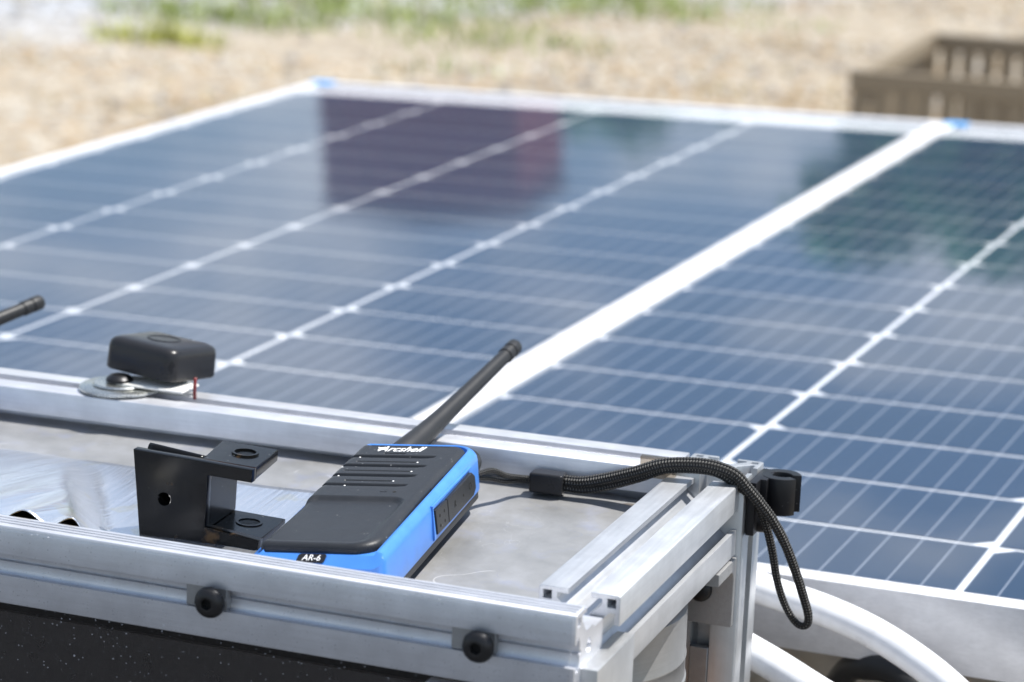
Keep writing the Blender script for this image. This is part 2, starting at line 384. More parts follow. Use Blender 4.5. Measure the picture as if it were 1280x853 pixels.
def blades(vs, fs, cx, cy, rad, cnt, h):
    for _ in range(cnt):
        a = random.random() * 6.28; r = rad * random.random() ** .6; x, y = cx + r * math.cos(a) * 1.7, cy + r * math.sin(a)
        z = gz(x, y); hh = h * random.uniform(.5, 1.2) * (1 - .4 * r / rad); b = random.random() * 6.28; wd = random.uniform(2.5, 5.5); ln = random.uniform(.2, .9) * hh
        dx, dy = math.cos(b), math.sin(b); n0 = len(vs)
        vs += [(x - dy * wd, y + dx * wd, z), (x + dy * wd, y - dx * wd, z), (x + dx * ln * .4 + dy * wd * .8, y + dy * ln * .4 - dx * wd * .8, z + hh * .7), (x + dx * ln * .4 - dy * wd * .8, y + dy * ln * .4 + dx * wd * .8, z + hh * .7), (x + dx * ln, y + dy * ln, z + hh)]
        fs += [(n0, n0 + 1, n0 + 2, n0 + 3), (n0 + 3, n0 + 2, n0 + 4)]
def weed(cx, cy, rad, cnt, h, ma, label):
    vs, fs = [], []; blades(vs, fs, 0, 0, rad, 0, h); blades(vs, fs, cx, cy, rad, cnt, h)
    vs = [(v[0] - cx, v[1] - cy, v[2] - GZ) for v in vs]
    o = pyd('weed_clump', vs, fs, ma); o.location = (cx * MM, cy * MM, GZ * MM)
    return tag(o, label, 'weed')
weed(-2740, 4820, 110, 240, 75, YEL, 'yellow-green weed clump at far left near the pale gravel')
vs, fs = [], []
for cx_, cy_, rd, n_ in ((-2850, 5350, 210, 420), (-2700, 5850, 260, 300), (-3050, 5900, 240, 260), (-2380, 5650, 240, 240), (-2250, 6250, 300, 300), (-2050, 5350, 230, 170), (-2110, 6900, 260, 330), (-1750, 6300, 260, 130), (-2500, 6700, 400, 260), (-1900, 4700, 160, 40)):
    blades(vs, fs, cx_, cy_, rd, n_, 52)
tag(pyd('green_grass', vs, fs, GRASS), kind='stuff')
vs, fs = [], []
for _ in range(230):
    d = random.uniform(3600, 8500); az = math.radians(random.uniform(-34, 1)); x, y = 244 + d * math.sin(az), -752 + d * math.cos(az)
    if x > -1000 and y < 1900: continue
    blades(vs, fs, x, y, 70, 9, 26)
tag(pyd('dry_grass', vs, fs, DRY), kind='stuff')

# ------------------------------------------------------------------ things mirrored in the panel glass: a red shed and a tree far behind
def cladding(name, col):
    m_ = mat(name, col, .7); k = N(m_); k.l(k.mix(k.noise(k.co((1, 1, .1)), 6, 4), tuple(c * .7 for c in col), tuple(c * 1.3 for c in col)), k.b.inputs['Base Color']); return m_
REDW = cladding('dark_red_cladding', (.16, .012, .012)); ROOFM = cladding('dark_roof_sheet', (.05, .045, .05)); DOORM = cladding('grey_door_paint', (.20, .20, .21))
sh = empty('shed', (-9900, 26000, GZ), 'tall dark red shed mirrored as a dark block in the left panel', 'shed')
for i in range(9):
    box('board', (-11420 + i * 262, 24000, GZ + 0), (-11420 + i * 262 + 252, 24050, 5620), REDW, sh, 8, 1)
box('wall', (-11400, 24060, GZ), (-9080, 25400, 5570), REDW, sh, 0, 1)
box('door', (-10400, 23950, GZ), (-9500, 23995, 1700), DOORM, sh, 5, 1)
bm = bmesh.new()
for s in (0, 1):
    for p in ((-11500, 23850, 5620), (-8980, 23850, 5620), (-10240, 23850, 5780)): bm.verts.new((p[0], p[1] + s * 1700, p[2]))
bm.verts.ensure_lookup_table(); V = bm.verts
for f in ((0, 1, 2), (5, 4, 3), (0, 2, 5, 3), (1, 4, 5, 2), (0, 3, 4, 1)): bm.faces.new([V[i] for i in f])
frombm('roof', bm, ROOFM, sh)
LEAF = leafm('dark_tree_leaf', (.03, .115, .045))
def translucent(m_, col):
    k = N(m_); t_ = k.n('BsdfTranslucent'); t_.inputs[0].default_value = (*col, 1); ms = k.n('MixShader'); ms.inputs[0].default_value = .45
    k.l(k.b.outputs[0], ms.inputs[1]); k.l(t_.outputs[0], ms.inputs[2]); k.l(ms.outputs[0], k.out.inputs[0])
translucent(LEAF, (.07, .36, .12)); BARK = cladding('tree_bark', (.11, .08, .06))
def tree(x, y, rx, ztop, n, label):
    t = empty('broadleaf_tree', (x, y, GZ), label, 'tree', 'trees mirrored in the panel glass')
    tube('trunk', [(x, y, GZ), (x + 60, y, GZ + (ztop - GZ) * .4), (x - 40, y, GZ + (ztop - GZ) * .8)], 150, 150, BARK, t, 10, 4, Vector((0, 1, 0)), radii=[1, .8, .4])
    for j in range(5):
        a = j * 1.26; zz = GZ + (ztop - GZ) * (.35 + .08 * j)
        tube('limb', [(x, y, zz), (x + math.cos(a) * rx * .4, y + math.sin(a) * rx * .4, zz + 400), (x + math.cos(a) * rx * .7, y + math.sin(a) * rx * .7, zz + 700)], 60, 60, BARK, t, 6, 3, radii=[1, .7, .4])
    vs, fs = [], []
    cl = [(random.gauss(0, .42), random.gauss(0, .42), random.uniform(.12, .93)) for _ in range(46)]
    for _ in range(n):
        c = random.choice(cl); q = Vector((x + c[0] * rx, y + c[1] * rx, GZ + (ztop - GZ) * c[2])) + Vector([random.gauss(0, 190) for _ in range(3)])
        if q.z > ztop: continue
        a = Vector([random.uniform(-1, 1) for _ in range(3)]).normalized() * 115; b = a.orthogonal().normalized() * 62; n0 = len(vs)
        vs += [q - a, q + b, q + a, q - b]; fs.append((n0, n0 + 1, n0 + 2, n0 + 3))
    pyd('crown', vs, fs, LEAF, t)
tree(-2650, 15000, 1000, 3650, 26000, 'dark green tree mirrored at the left of the right panel')
tree(-8000, 29500, 3000, 5950, 16000, 'large dark tree mirrored along the far edge of the left panel')
tree(-900, 15600, 1600, 3850, 40000, 'broad dark green tree mirrored along the right edge of the right panel')

# ------------------------------------------------------------------ crate on the soil behind
CR = plastic('weathered_brown_crate', (.27, .22, .155), .55, 60, .3)
CT = -184
cM = Matrix.Translation(Vector((-640, 3290, GZ)) * MM) @ rotz(.03)
crate = empty('crate', (0, 0, 0), 'brown slatted crate standing open on the dry soil behind the panels', 'crate', M=cM)
CW, CD, CH = 760, 740, CT - GZ
def cpart(name, a, b, bev=2): return box(name, a, b, CR, crate, bev, 1, local='local')
for nm, a, b in (('rim', (0, 0, CH - 34), (CW, 16, CH)), ('rim', (0, CD - 16, CH - 34), (CW, CD, CH)), ('rim', (-.5, 16.2, CH - 34), (26, CD - 16.2, CH - .5)), ('rim', (CW - 26, 16.2, CH - 34), (CW, CD - 16.2, CH - .5))): cpart(nm, a, b)
for nm, a, b in (('base_board', (4, 4, 4), (CW - 4, CD - 4, 14)), ('bottom_rail', (0, 0, 0), (CW, 14, 30)), ('bottom_rail', (0, CD - 14, 0), (CW, CD, 30)), ('bottom_rail', (0, 14.2, 0), (14, CD - 14.2, 30)), ('bottom_rail', (CW - 14, 14.2, 0), (CW, CD - 14.2, 30))): cpart(nm, a, b)
for i in range(21):
    x = 4 + i * (CW - 26) / 20
    for y in (2, CD - 12): cpart('slat', (x, y, 30.2), (x + 26, y + 10, CH - 34.2))
for i in range(1, 17):
    y = 4 + i * (CD - 26) / 17
    for x in (2, CW - 12): cpart('slat', (x, y, 30.2), (x + 10, y + 26, CH - 34.2))

# ------------------------------------------------------------------ solar panels
PX = Vector((0.99695419, -0.07268579, 0.02826878)); PYv = Vector((0.0714682, 0.99656116, 0.04193023)); PZ = Vector((-0.0312193, -0.0397822, 0.99872055))
PM = frame_at((-725.3033, 573.6327, -82.2349), PX, PYv, PZ); PMm = PM.copy(); PMm.translation *= MM
AU, BV = 161.0, 73.0943
V0, V1 = -231.0, 1004.0
def half_cell(name):
    hw, hh, ch = (AU - 3.4) / 2, (BV - 3.0) / 2, 9.0
    pts = [(-hw, -hh), (hw, -hh), (hw, hh - ch * .8), (hw - ch, hh), (-hw + ch, hh), (-hw, hh - ch * .8)]
    me = bpy.data.meshes.new(name); n = len(pts)
    me.from_pydata([(x * MM, y * MM, z * MM) for z in (-.2, 0) for x, y in pts], [], [tuple(range(n))[::-1], tuple(range(n, 2 * n))] + [(i, (i + 1) % n, n + (i + 1) % n, n + i) for i in range(n)])
    me.materials.append(CELL); return me
CELLME = half_cell('cell')
def panel(u0, u1, cols, c0, label, tapes):
    root = empty('solar_panel', (0, 0, 0), label, 'solar panel', 'solar panels lying side by side', M=PMm)
    fr = 11.0
    for nm, a, b in (('frame_rail', (u0, V0, -35), (u1, V0 + fr, 0)), ('frame_rail', (u0, V1 - fr, -35), (u1, V1, 0)),
                     ('frame_rail', (u0, V0 + fr + .1, -35), (u0 + fr, V1 - fr - .1, -.15)), ('frame_rail', (u1 - fr, V0 + fr + .1, -35), (u1, V1 - fr - .1, -.15))):
        box(nm, a, b, ALU_PANEL, root, .7, 2, local='local')
    box('backsheet', (u0 + fr - 2, V0 + fr - 2, -5.5), (u1 - fr + 2, V1 - fr + 2, -4.0), BACKSHEET, root, 0, 1, local='local')
    g = box('glass', (u0 + fr + .1, V0 + fr + .1, -3.2), (u1 - fr - .1, V1 - fr - .1, -1.2), GLASS, root, 0, 1, local='local')
    for c in range(cols):
        for r in range(-3, 13):
            o = bpy.data.objects.new('cell', CELLME); C.objects.link(o); o.parent = root
            o.location = Vector((c0 + (c + .5) * AU, (r + .5) * BV, -3.6)) * MM
            if c % 2: o.rotation_euler = (0, 0, math.pi)
    # tinned cross ribbons along the near margin
    for c in range(cols):
        a = c0 + c * AU + (10 if c % 2 else 30)
        box('ribbon', (a, -226.5 + 3, -3.75), (a + AU - 25, -226.5 + 4.6, -3.5), STEEL, root, 0, 1, local='local')
    for u, v, du, dv in tapes:
        box('tape', (u, v, .0), (u + du, v + dv, .35), TAPE, root, .1, 1, local='local')
        if v + dv > V1: box('tape_flap', (u, v + dv, -20), (u + du, v + dv + .5, .35), TAPE, root, .1, 1, local='local')
    return root
panel(-173, 491.5, 4, -161, 'left solar panel, its far corner marked with blue tape', [(-173, V1 - 16, 26, 16.5)])
panel(492.5, 1157, 4, 4.0993 * AU - AU, 'right solar panel, its near edge showing above the white hoses', [(492.6, V1 - 16, 22, 16.5)])
# trestle that carries the panels
tr = empty('trestle', (0, 0, 0), 'low aluminium trestle carrying the solar panels off the ground', 'trestle')
for v in (60, 760):
    bm = bmesh.new(); bbox(bm, (-160, v, -66), (1140, v + 30, -35.5), None, .5, 1)
    for x in bm.verts: x.co = PM @ x.co
    frombm('cross_bar', bm, ALU_X, tr)
    for u in (-130, 480, 1090):
        q = PM @ Vector((u, v + 15, -66.3)); box('leg', (q.x - 15, q.y - 15, GZ - 20), (q.x + 15, q.y + 15, q.z), ALU_Z, tr, .5, 1)

# ------------------------------------------------------------------ aluminium profile frame
def tslot():
    side = [(-4.1, 15), (-4.1, 13.0), (-8.2, 13.0), (-8.2, 11.2), (-3.4, 6.4), (3.4, 6.4), (8.2, 11.2), (8.2, 13.0), (4.1, 13.0), (4.1, 15)]
    cor = [(14.2, 15), (14.75, 14.75), (15, 14.2)]
    out = []
    for q in range(4):
        a = -q * math.pi / 2; c, s = round(math.cos(a)), round(math.sin(a))
        for x, y in side + cor: out.append((x * c - y * s, x * s + y * c))
    holes = [circ(0, 0, 2.7, 16)]
    for sx in (1, -1):
        for sy in (1, -1): holes.append([(sx * a, sy * b) for a, b in ((10.3, 10.3), (13.4, 10.3), (13.4, 13.4), (10.3, 13.4))])
    return out, holes
TO, TH = tslot()
fx = empty('equipment_frame', (-200, 100, GZ), 'box of aluminium slot profile with clear front sheet and metal deck', 'frame')
# front profile: its rear upper lip is sawn away
fo = [(0, -.8), (.25, -.25), (.8, 0), (10.9, 0), (10.9, -2), (6.8, -2), (6.8, -3.8), (11.6, -8.6), (18.4, -8.6), (21, -10), (30, -10), (30, -30), (.8, -30), (.25, -29.75), (0, -29.2),
      (0, -19.1), (2, -19.1), (2, -21), (3.6, -21), (5, -18.9), (5, -15.4), (6.6, -15.2), (6.6, -14.3), (5, -14.1), (5, -11.1), (3.6, -9), (2, -9), (2, -10.9), (0, -10.9)]
fh = [[(1.8, -1.9), (4.9, -1.9), (4.9, -4.9), (1.8, -4.9)], [(1.8, -25.1), (4.9, -25.1), (4.9, -28.2), (1.8, -28.2)], circ(15, -15, 2.6, 16)]
extrude('front_rail', fo, fh, 700, AXX(0, 0, -700), ALU_X, fx, .3)
# four fine ridges along the lip
bm = bmesh.new()
for i in range(3):
    y = 2.8 + i * 2.7; bbox(bm, (-699, y, -.02), (-1, y + 1.3, .45), None, .15, 1)
frombm('lip_ridge', bm, ALU_X, fx)
extrude('side_rail', TO, TH, 156, AXY(-9.4, -16.8, 31), ALU_Y, fx, .3)
extrude('back_rail', TO, TH, 700, Matrix.Translation((-23.5, 188, 0)) @ rotz(.033) @ Matrix.Translation((23.5, -188, 0)) @ AXX(203, -15.2, -723.5), ALU_X, fx, .3)
extrude('corner_post', TO, TH, 420, AXZ(-7.3, 202.3, GZ), ALU_Z, fx, .25)
extrude('corner_post', TO, TH, 420 - 34, AXZ(-670, 230, GZ), ALU_Z, fx, .25)
extrude('corner_post', TO, TH, 420 - 31, AXZ(-670, 15, GZ), ALU_Z, fx, .25)
# solid corner block below the rail end
box('corner_plate', (-.6, 7.0, -125), (6.1, 48.8, -20.9), ALU_Z, fx, .35, 2)
# deck sheet
bm = bmesh.new(); bbox(bm, (-700, 11.6, -2), (-19.5, 190, 0), None, 0)
for v in bm.verts: v.co.z += -25.6 + (v.co.y - 11.6) * .0605
frombm('deck_sheet', bm, DECK, fx)
# clear acrylic front
box('clear_front_sheet', (-700, -3.1, -170), (-1.2, -.25, -.9), ACRYL, fx, .35, 2)
box('added_dark_back', (-690, 150, GZ + 20), (-60, 154, -34), plastic('charcoal_added_wall', (.02, .018, .02), .6, 300, .2), fx, 0, 1)  # dark wall added to enclose the box and keep its inside dark
box('added_dark_floor', (-690, 2, -300), (-8, 186, -296), mat('added_floor_sheet', (.02, .018, .017), .7), fx, 0, 1)  # dark floor added so the inside of the box stays dark
box('light_block_board', (-688, 7.5, -292), (-30, 9.5, -36), plastic('brown_black_board', (.012, .008, .0075), .3, 300, .2), fx, 0, 1)  # dark board added to block light from the front; the post mirrors it
box('lower_rail', (-54, .5, -62), (-1, 6, -32.6), ALU_X, fx, .4, 2)
# slot nuts and screws in the front profile
def button_screw(x, z):
    M = frame_at((x, -3.2, z), (1, 0, 0), (0, 0, 1), (0, -1, 0))
    s = lathe('button_screw', [(5.7, 0), (5.75, .7), (5.3, 1.9), (4.3, 2.8), (3.3, 3.3), (2.62, 3.42), (2.62, .8), (.01, .8)], M, BLACK_STEEL, fx, 40, smooth_ang=60)
    # hexagon recess
    vs, fs = [], []; n = 36
    for i in range(n): a = i * 2 * math.pi / n; vs.append(M @ Vector((2.62 * math.cos(a), 2.62 * math.sin(a), 3.38)))
    for zz in (3.3, 1.1):
        for i in range(n):
            a = i * 2 * math.pi / n; rr = 1.95 / math.cos(((a + .3) % (math.pi / 3)) - math.pi / 6); vs.append(M @ Vector((rr * math.cos(a), rr * math.sin(a), zz)))
    for j in range(2):
        for i in range(n): fs.append((j * n + i, j * n + (i + 1) % n, (j + 1) * n + (i + 1) % n, (j + 1) * n + i))
    fs.append(tuple(range(2 * n, 3 * n))); o = pyd('hex_recess', vs, fs, VOID, s); o.data.materials.append(BLACK_STEEL)
    for p in o.data.polygons[:n]: p.material_index = 1
for x in (-134.9, -33.4):
    button_screw(x, -15.1)
    box('slot_nut', (x - 11.5, .9, -18.9), (x + 4.5, 4, -11.1), ALU_CAST, fx, .2, 1)
# internal corner bracket between side rail and post
bo = [(0, 0), (0, -29), (-4, -29), (-4, -9), (-5, -6.4), (-7, -5), (-27, -5), (-27, 0)]
cb = extrude('corner_bracket', bo, [], 26, frame_at((-19.5, 186.9, -32.3), (0, 1, 0), (0, 0, 1), (1, 0, 0)), ALU_CAST, fx, .5)
lathe('bracket_screw', [(5, 0), (4.8, 1.5), (3.5, 2.7), (2, 3)], frame_at((-7, 182.6, -47), (1, 0, 0), (0, 0, 1), (0, -1, 0)), BLACK_STEEL, fx, 24)
box('slot_nut', (-11, 186.0, -95), (-3.4, 189.5, -73), ALU_CAST, fx, .2, 1)
# L plate left of the rail end and small clear angle at back rail
CLR = clear('scuffed_clear_plastic', 1.45, (.72, .66, .58), .5, .15)
an = box('clear_angle', (-35.5, 183.0, -3.2), (-20.5, 185.8, 5.6), CLR, fx, .3, 2)

# tin inside the frame
tin = empty('tin', (-10, 150, -296), 'pale round tin with tan band inside the open end of the frame', 'tin')
lathe('can_body', [(48, -296), (48, -72.6), (49, -72), (49, -68.5), (49.8, -67.6), (49.8, -66.2), (49.2, -65.6), (49.2, -58), (49.5, -57.4), (49.5, -56.6), (49.2, -56), (49, -38), (46, -36)], AXZ(-46, 122, 0), CAN, tin, 64)
lathe('band', [(48.2, -120), (49.4, -119), (49.4, -75), (48.2, -74)], AXZ(-46, 122, 0), BROWNWOOD, tin, 64)

# ------------------------------------------------------------------ ribbed sheet on the deck
def sheet():
    nx, ny = 300, 40; vs, fs = [], []
    top, bot = [], []
    for j in range(ny + 1):
        t = j / ny; y = 12.2 + t * 131
        for i in range(nx + 1):
            x = -640 + i / nx * 497
            yy = y + (x + 200) * .02 * t
            xc = -182 - (y - 12) * .62; rp = min(1, max(0, (xc + 4 - x) / 22)); rp = rp * rp * (3 - 2 * rp)
            amp = 2.0 * (1 - t) ** 3.2 * rp + .25 * (1 - t)
            lift = 25.4 * (1 - t) ** .9 * rp
            ph = (x + 219.5 + t * 16) / 20.6 * 2 * math.pi
            z = -25.4 + (yy - 11.6) * .0605 + .5 + lift + amp * math.cos(ph) + noise.noise(Vector((x * .03, y * .02, 3))) * .8
            z = max(z, -25.6 + (yy - 11.6) * .0605 + .35)
            vs.append((x + 0, yy, z))
    n1 = len(vs); vs += [(a, b, c - .3) for a, b, c in vs]
    W_ = nx + 1; und = []
    for j in range(ny):
        for i in range(nx):
            a = j * W_ + i; fs.append((a, a + 1, a + W_ + 1, a + W_)); fs.append((n1 + a, n1 + a + W_, n1 + a + W_ + 1, n1 + a + 1)); und.append(len(fs) - 1)
    for i in range(nx): fs.append((i, n1 + i, n1 + i + 1, i + 1)); a = ny * W_ + i; fs.append((a, a + 1, n1 + a + 1, n1 + a))
    for j in range(ny): a = j * W_; fs.append((a, a + W_, n1 + a + W_, n1 + a)); a += nx; fs.append((a, n1 + a, n1 + a + W_, a + W_))
    o = pyd('corrugated_sheet', vs, fs, FOIL, smooth=True)
    o.data.materials.append(plastic('brown_backing', (.62, .46, .2), .5, 300, .1))
    for i in und: o.data.polygons[i].material_index = 1
    return tag(o, 'thin silvery wavy sheet lying on the deck behind the front rail', 'metal sheet')
sheet()

# ------------------------------------------------------------------ black printed bracket
bM_ = Matrix.Translation(Vector((-203, 71, -21.8)) * MM) @ rotz(.07) @ Matrix.Rotation(.05, 4, 'Y')
br = empty('mounting_bracket', (0, 0, 0), 'black plastic C-shaped bracket with holes standing left of the radio', 'bracket', M=bM_)
LOC = 'local'
face = [(-5, 34.8), (-.5, 0), (49, 0), (49, 6.8), (26.5, 8.8), (26.5, 29.5), (44.5, 29.5), (44.5, 34.6)]
hole = circ(9, 17, 2.6, 20)
extrude('face_plate', face, [hole], 4.5, frame_at((0, 4.5, 0), (1, 0, 0), (0, 0, 1), (0, -1, 0)), GLOSSBLK, br, .3, LOC)
box('web', (21.0, 4.6, 6.7), (26.3, 31.9, 29.5), GLOSSBLK, br, .3, 1, local=LOC)
extrude('arm', [(22, 4.7), (44.5, 4.7), (42.5, 32), (19, 32)], [circ(33.5, 20, 4.2, 24)], 4.8, AXZ(0, 0, 29.6), GLOSSBLK, br, .4, LOC)
extrude('arm', [(22, 4.7), (48.6, 4.7), (47.5, 32), (20, 32)], [circ(37, 20, 4.0, 24)], 6.6, AXZ(0, 0, 0), GLOSSBLK, br, .4, LOC)
tube('rib', [(-2, 9, 33.2), (10, 8.5, 32.6), (22, 8, 32)], 2.2, 2.6, GLOSSBLK, br, 12, 4, local=LOC)
box('rear_plate', (-2, 6.8, 1), (21, 10.6, 31), GLOSSBLK, br, .3, 1, local=LOC)
for z, t_, x in ((34.4, .7, 33.5), (6.6, .4, 37)):
    lathe('boss', [(4.2, 0), (5.4, 0), (5.3, t_), (4.3, t_), (4.2, 0)], AXZ(x, 20, z + .02), GLOSSBLK, br, 28, LOC)

# ------------------------------------------------------------------ satellite antenna puck on the back rail
pk = empty('antenna_puck', (-270, 205, 0), 'black square satellite antenna puck bolted on the rear rail', 'antenna')
pM = Matrix.Translation((-270, 212, 6.0)) @ rotz(math.radians(-11)) @ Matrix.Rotation(math.radians(2.5), 4, 'Y') @ Matrix.Rotation(math.radians(-6), 4, 'X')
def rrect(hx, hy, r, n=8):
    o = []
    for cx, cy, a0 in ((hx - r, hy - r, 0), (-hx + r, hy - r, 90), (-hx + r, -hy + r, 180), (hx - r, -hy + r, 270)):
        for i in range(n + 1): a = math.radians(a0 + 90 * i / n); o.append((cx + r * math.cos(a), cy + r * math.sin(a)))
    return o
def stack(name, rings, M, ma, parent, local=None, ang=50):
    vs, fs = [], []; n = len(rings[0])
    for rg in rings: vs += [M @ Vector(p) for p in rg]
    for j in range(len(rings) - 1):
        for i in range(n): fs.append((j * n + i, j * n + (i + 1) % n, (j + 1) * n + (i + 1) % n, (j + 1) * n + i))
    fs.append(tuple(range(n))[::-1]); fs.append(tuple((len(rings) - 1) * n + i for i in range(n)))
    o = pyd(name, vs, fs, ma, parent, True, local); o.data.set_sharp_from_angle(angle=math.radians(ang)); return o
HX, HY = 19.5, 17.5
rg = []
for z, ins in ((0, 1.0), (.4, .4), (1.0, .1), (10.6, .3), (12.6, .7), (13.9, 1.7), (14.7, 3.4), (15.1, 6.5), (15.3, 13)):
    r = max(5 - ins * .3, 2); rg.append([(x, y, z) for x, y in rrect(HX - ins, HY - ins, min(r, HX - ins - .1))])
stack('housing', rg, pM, SATIN, pk)
lathe('emblem_ring', [(7.6, 15.2), (7.6, 15.55), (6.8, 15.55), (6.8, 15.2)], pM, GRILLE, pk, 32)
lathe('washer', [(3.2, 0), (17.5, 0), (18.3, .5), (18.3, 1.3), (17.4, 1.8), (3.2, 1.8)], AXZ(-281.5, 196.5, .35), STEEL, pk, 48)
lathe('washer', [(3.2, 0), (11.6, 0), (12.2, .4), (11.6, 1.2), (3.2, 1.2)], AXZ(-282, 197, 2.3), STEEL, pk, 40)
lathe('bolt_head', [(6, 0), (6, 1.2), (4.6, 2.6), (3, 3.1), (.5, 3.2), (.01, 3.2)], AXZ(-281.5, 195.5, 4.2), BLACK_STEEL, pk, 28)
bx_ = bmesh.new(); bbox(bx_, (-281, 191, 3.2), (-248, 207, 4.3), None, .3, 1); bbox(bx_, (-276, 207.1, 3.2), (-254, 219, 6.4), None, .3, 1); frombm('mount_plate', bx_, plastic('cream_plastic', (.75, .74, .70), .4, 300, .05), pk)
tube('lead_wire', [(-246, 199.5, 9), (-245.6, 198, 4.5), (-246, 199, -.5)], .8, .8, RED, pk, 10, 5, Vector((0, 1, 0)))

# ------------------------------------------------------------------ two-way radio
def Rm(yaw, tilt, roll): return Matrix.Rotation(yaw, 4, 'Z') @ Matrix.Rotation(tilt, 4, 'X') @ Matrix.Rotation(roll, 4, 'Y')
rM = Matrix.Translation(Vector((-106.757, 29.883, -22.48)) * MM) @ Rm(.07872, .07285, -.0972)
ra = empty('two_way_radio', (0, 0, 0), 'blue and black handheld radio lying face up on the deck', 'radio', 'handheld radios on the deck', M=rM)
TT = 21.7
def outline(ins, x0=-25.6, x1=25.6, y0=-2., y1=125.4, rad=(3, 5, 11, 4)):
    x0 += ins; x1 -= ins; y0 += ins; y1 -= ins; r = [max(q - ins, .8) for q in rad]; o = []
    for cx, cy, a0, rr in ((x1 - r[2], y1 - r[2], 0, r[2]), (x0 + r[3], y1 - r[3], 90, r[3]), (x0 + r[0], y0 + r[0], 180, r[0]), (x1 - r[1], y0 + r[1], 270, r[1])):
        for i in range(9): a = math.radians(a0 + 90 * i / 8); o.append((cx + rr * math.cos(a), cy + rr * math.sin(a)))
    return o
rg = []
for z, ins in ((4.2, .9), (4.4, .35), (5, .1), (16.8, 0), (18.4, .25), (19.8, 1.1), (20.8, 2.4), (21.2, 3.3), (20.9, 3.9), (19.0, 4.4), (19.0, 6.0)):
    rg.append([(x, y, min(z, 15.6 + max(0, (y + 2)) * .95)) for x, y in outline(ins)])
shell = stack('body_shell', rg, Matrix.Identity(4), BLUE, ra, LOC, 28)
rg = [[(x, y, z) for x, y in outline(ins)] for z, ins in ((0, 3), (.4, 1.6), (1.2, .9), (4.1, .8))]
stack('battery_pack', rg, Matrix.Identity(4), RUBBER, ra, LOC, 28)
box('belt_clip', (-10, 70, -3.6), (10, 119, -1.6), RUBBER, ra, .6, 2, local=LOC)
# grille panel as a relief surface
def grille():
    x0, x1, y0, y1 = -23.4, 21.8, 3.4, 118.2
    def sdf(x, y):
        xr = x1 - .9 * math.sin(math.pi * min(1, max(0, (y - 20) / 80)))
        r = 9 if (x > 0 and y < 60) else (7 if x > 0 else 2.5); cx, cy = (x0 + xr) / 2, (y0 + y1) / 2; hx, hy = (xr - x0) / 2 - r, (y1 - y0) / 2 - r
        qx, qy = abs(x - cx) - hx, abs(y - cy) - hy; return r - (math.hypot(max(qx, 0), max(qy, 0)) + min(max(qx, qy), 0))
    sm = lambda a, b, v: (lambda t: t * t * (3 - 2 * t))(min(1, max(0, (v - a) / (b - a))))
    slots = [(102.3, -24, 13.5, 1.25), (91.1, -24, 13.2, 1.25), (79.5, -24, 12.9, 1.25), (68.3, -24, 12.9, 1.1)]
    mids = [(105.8, -10, -1, .55), (95.4, -18, 6.5, .55), (84.4, -19.5, 8, .55), (72.8, -15, 4.3, .55)]
    def h(x, y):
        d = sdf(x, y); z = TT - 1.2 + 2.3 * math.sqrt(max(0, 1 - (1 - min(1, max(0, d / 3.2))) ** 2))
        for ly, a, b, w_ in slots:
            e = min(1, max(0, (b - x) / 4)); k_ = abs(y - ly - .25 * (1 - e)) / w_
            if k_ < 1 and x < b: z -= 1.5 * (1 - k_ ** 4) * sm(0, 1, e)
            if 0 < y - ly < 10: pass
            if -4 < y - ly < 0 and x < b: z -= .35 * (1 + (y - ly) / 4) * sm(0, 1, (b - x) / 6)
        for ly, a, b, w_ in mids:
            k_ = abs(y - ly) / w_
            if k_ < 1 and a < x < b: z -= .9 * (1 - k_ ** 4)
        # scooped lower field
        r = 7; qx, qy = abs(x - (-4)) - (21.6 - r), abs(y - 30) - (25.5 - r); s_ = r - (math.hypot(max(qx, 0), max(qy, 0)) + min(max(qx, qy), 0))
        z -= 1.5 * sm(0, 3.2, s_) * (.35 + .65 * sm(4, 48, y))
        if 114.6 < y < 115.4 and -19 < x < 15: z -= .7
        return z, d
    nx, ny = 150, 400; idx = {}; vs, fs = [], []
    for j in range(ny + 1):
        y = y0 - .2 + (y1 - y0 + .4) * j / ny
        for i in range(nx + 1):
            x = x0 - .2 + (x1 - x0 + .4) * i / nx; z, d = h(x, y)
            if d > -.12: idx[i, j] = len(vs); vs.append((x, y, z))
    for j in range(ny):
        for i in range(nx):
            q = [(i, j), (i + 1, j), (i + 1, j + 1), (i, j + 1)]
            if all(k in idx for k in q): fs.append(tuple(idx[k] for k in q))
    # close with a skirt so the panel has depth
    from collections import Counter
    ed = Counter()
    for f in fs:
        for a, b in zip(f, f[1:] + f[:1]): ed[(a, b)] += 1
    sk = {}
    for (a, b) in [e for e in ed if (e[1], e[0]) not in ed]:
        for v in (a, b):
            if v not in sk: sk[v] = len(vs); p = vs[v]; vs.append((p[0], p[1], p[2] - 2.6))
        fs.append((b, a, sk[a], sk[b]))
    return pyd('speaker_grille', vs, fs, GRILLE, ra, True, LOC), h
gr, gh = grille()
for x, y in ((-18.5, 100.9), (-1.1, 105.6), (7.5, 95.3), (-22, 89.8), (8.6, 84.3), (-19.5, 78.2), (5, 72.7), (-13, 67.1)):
    lathe('glint_dot', [(.42, 0), (.3, .12), (.01, .16)], AXZ(x, y, gh(x, y)[0] + .0), WHITE_PRINT, ra, 8, LOC)  # glints painted as tiny white dots on the grille
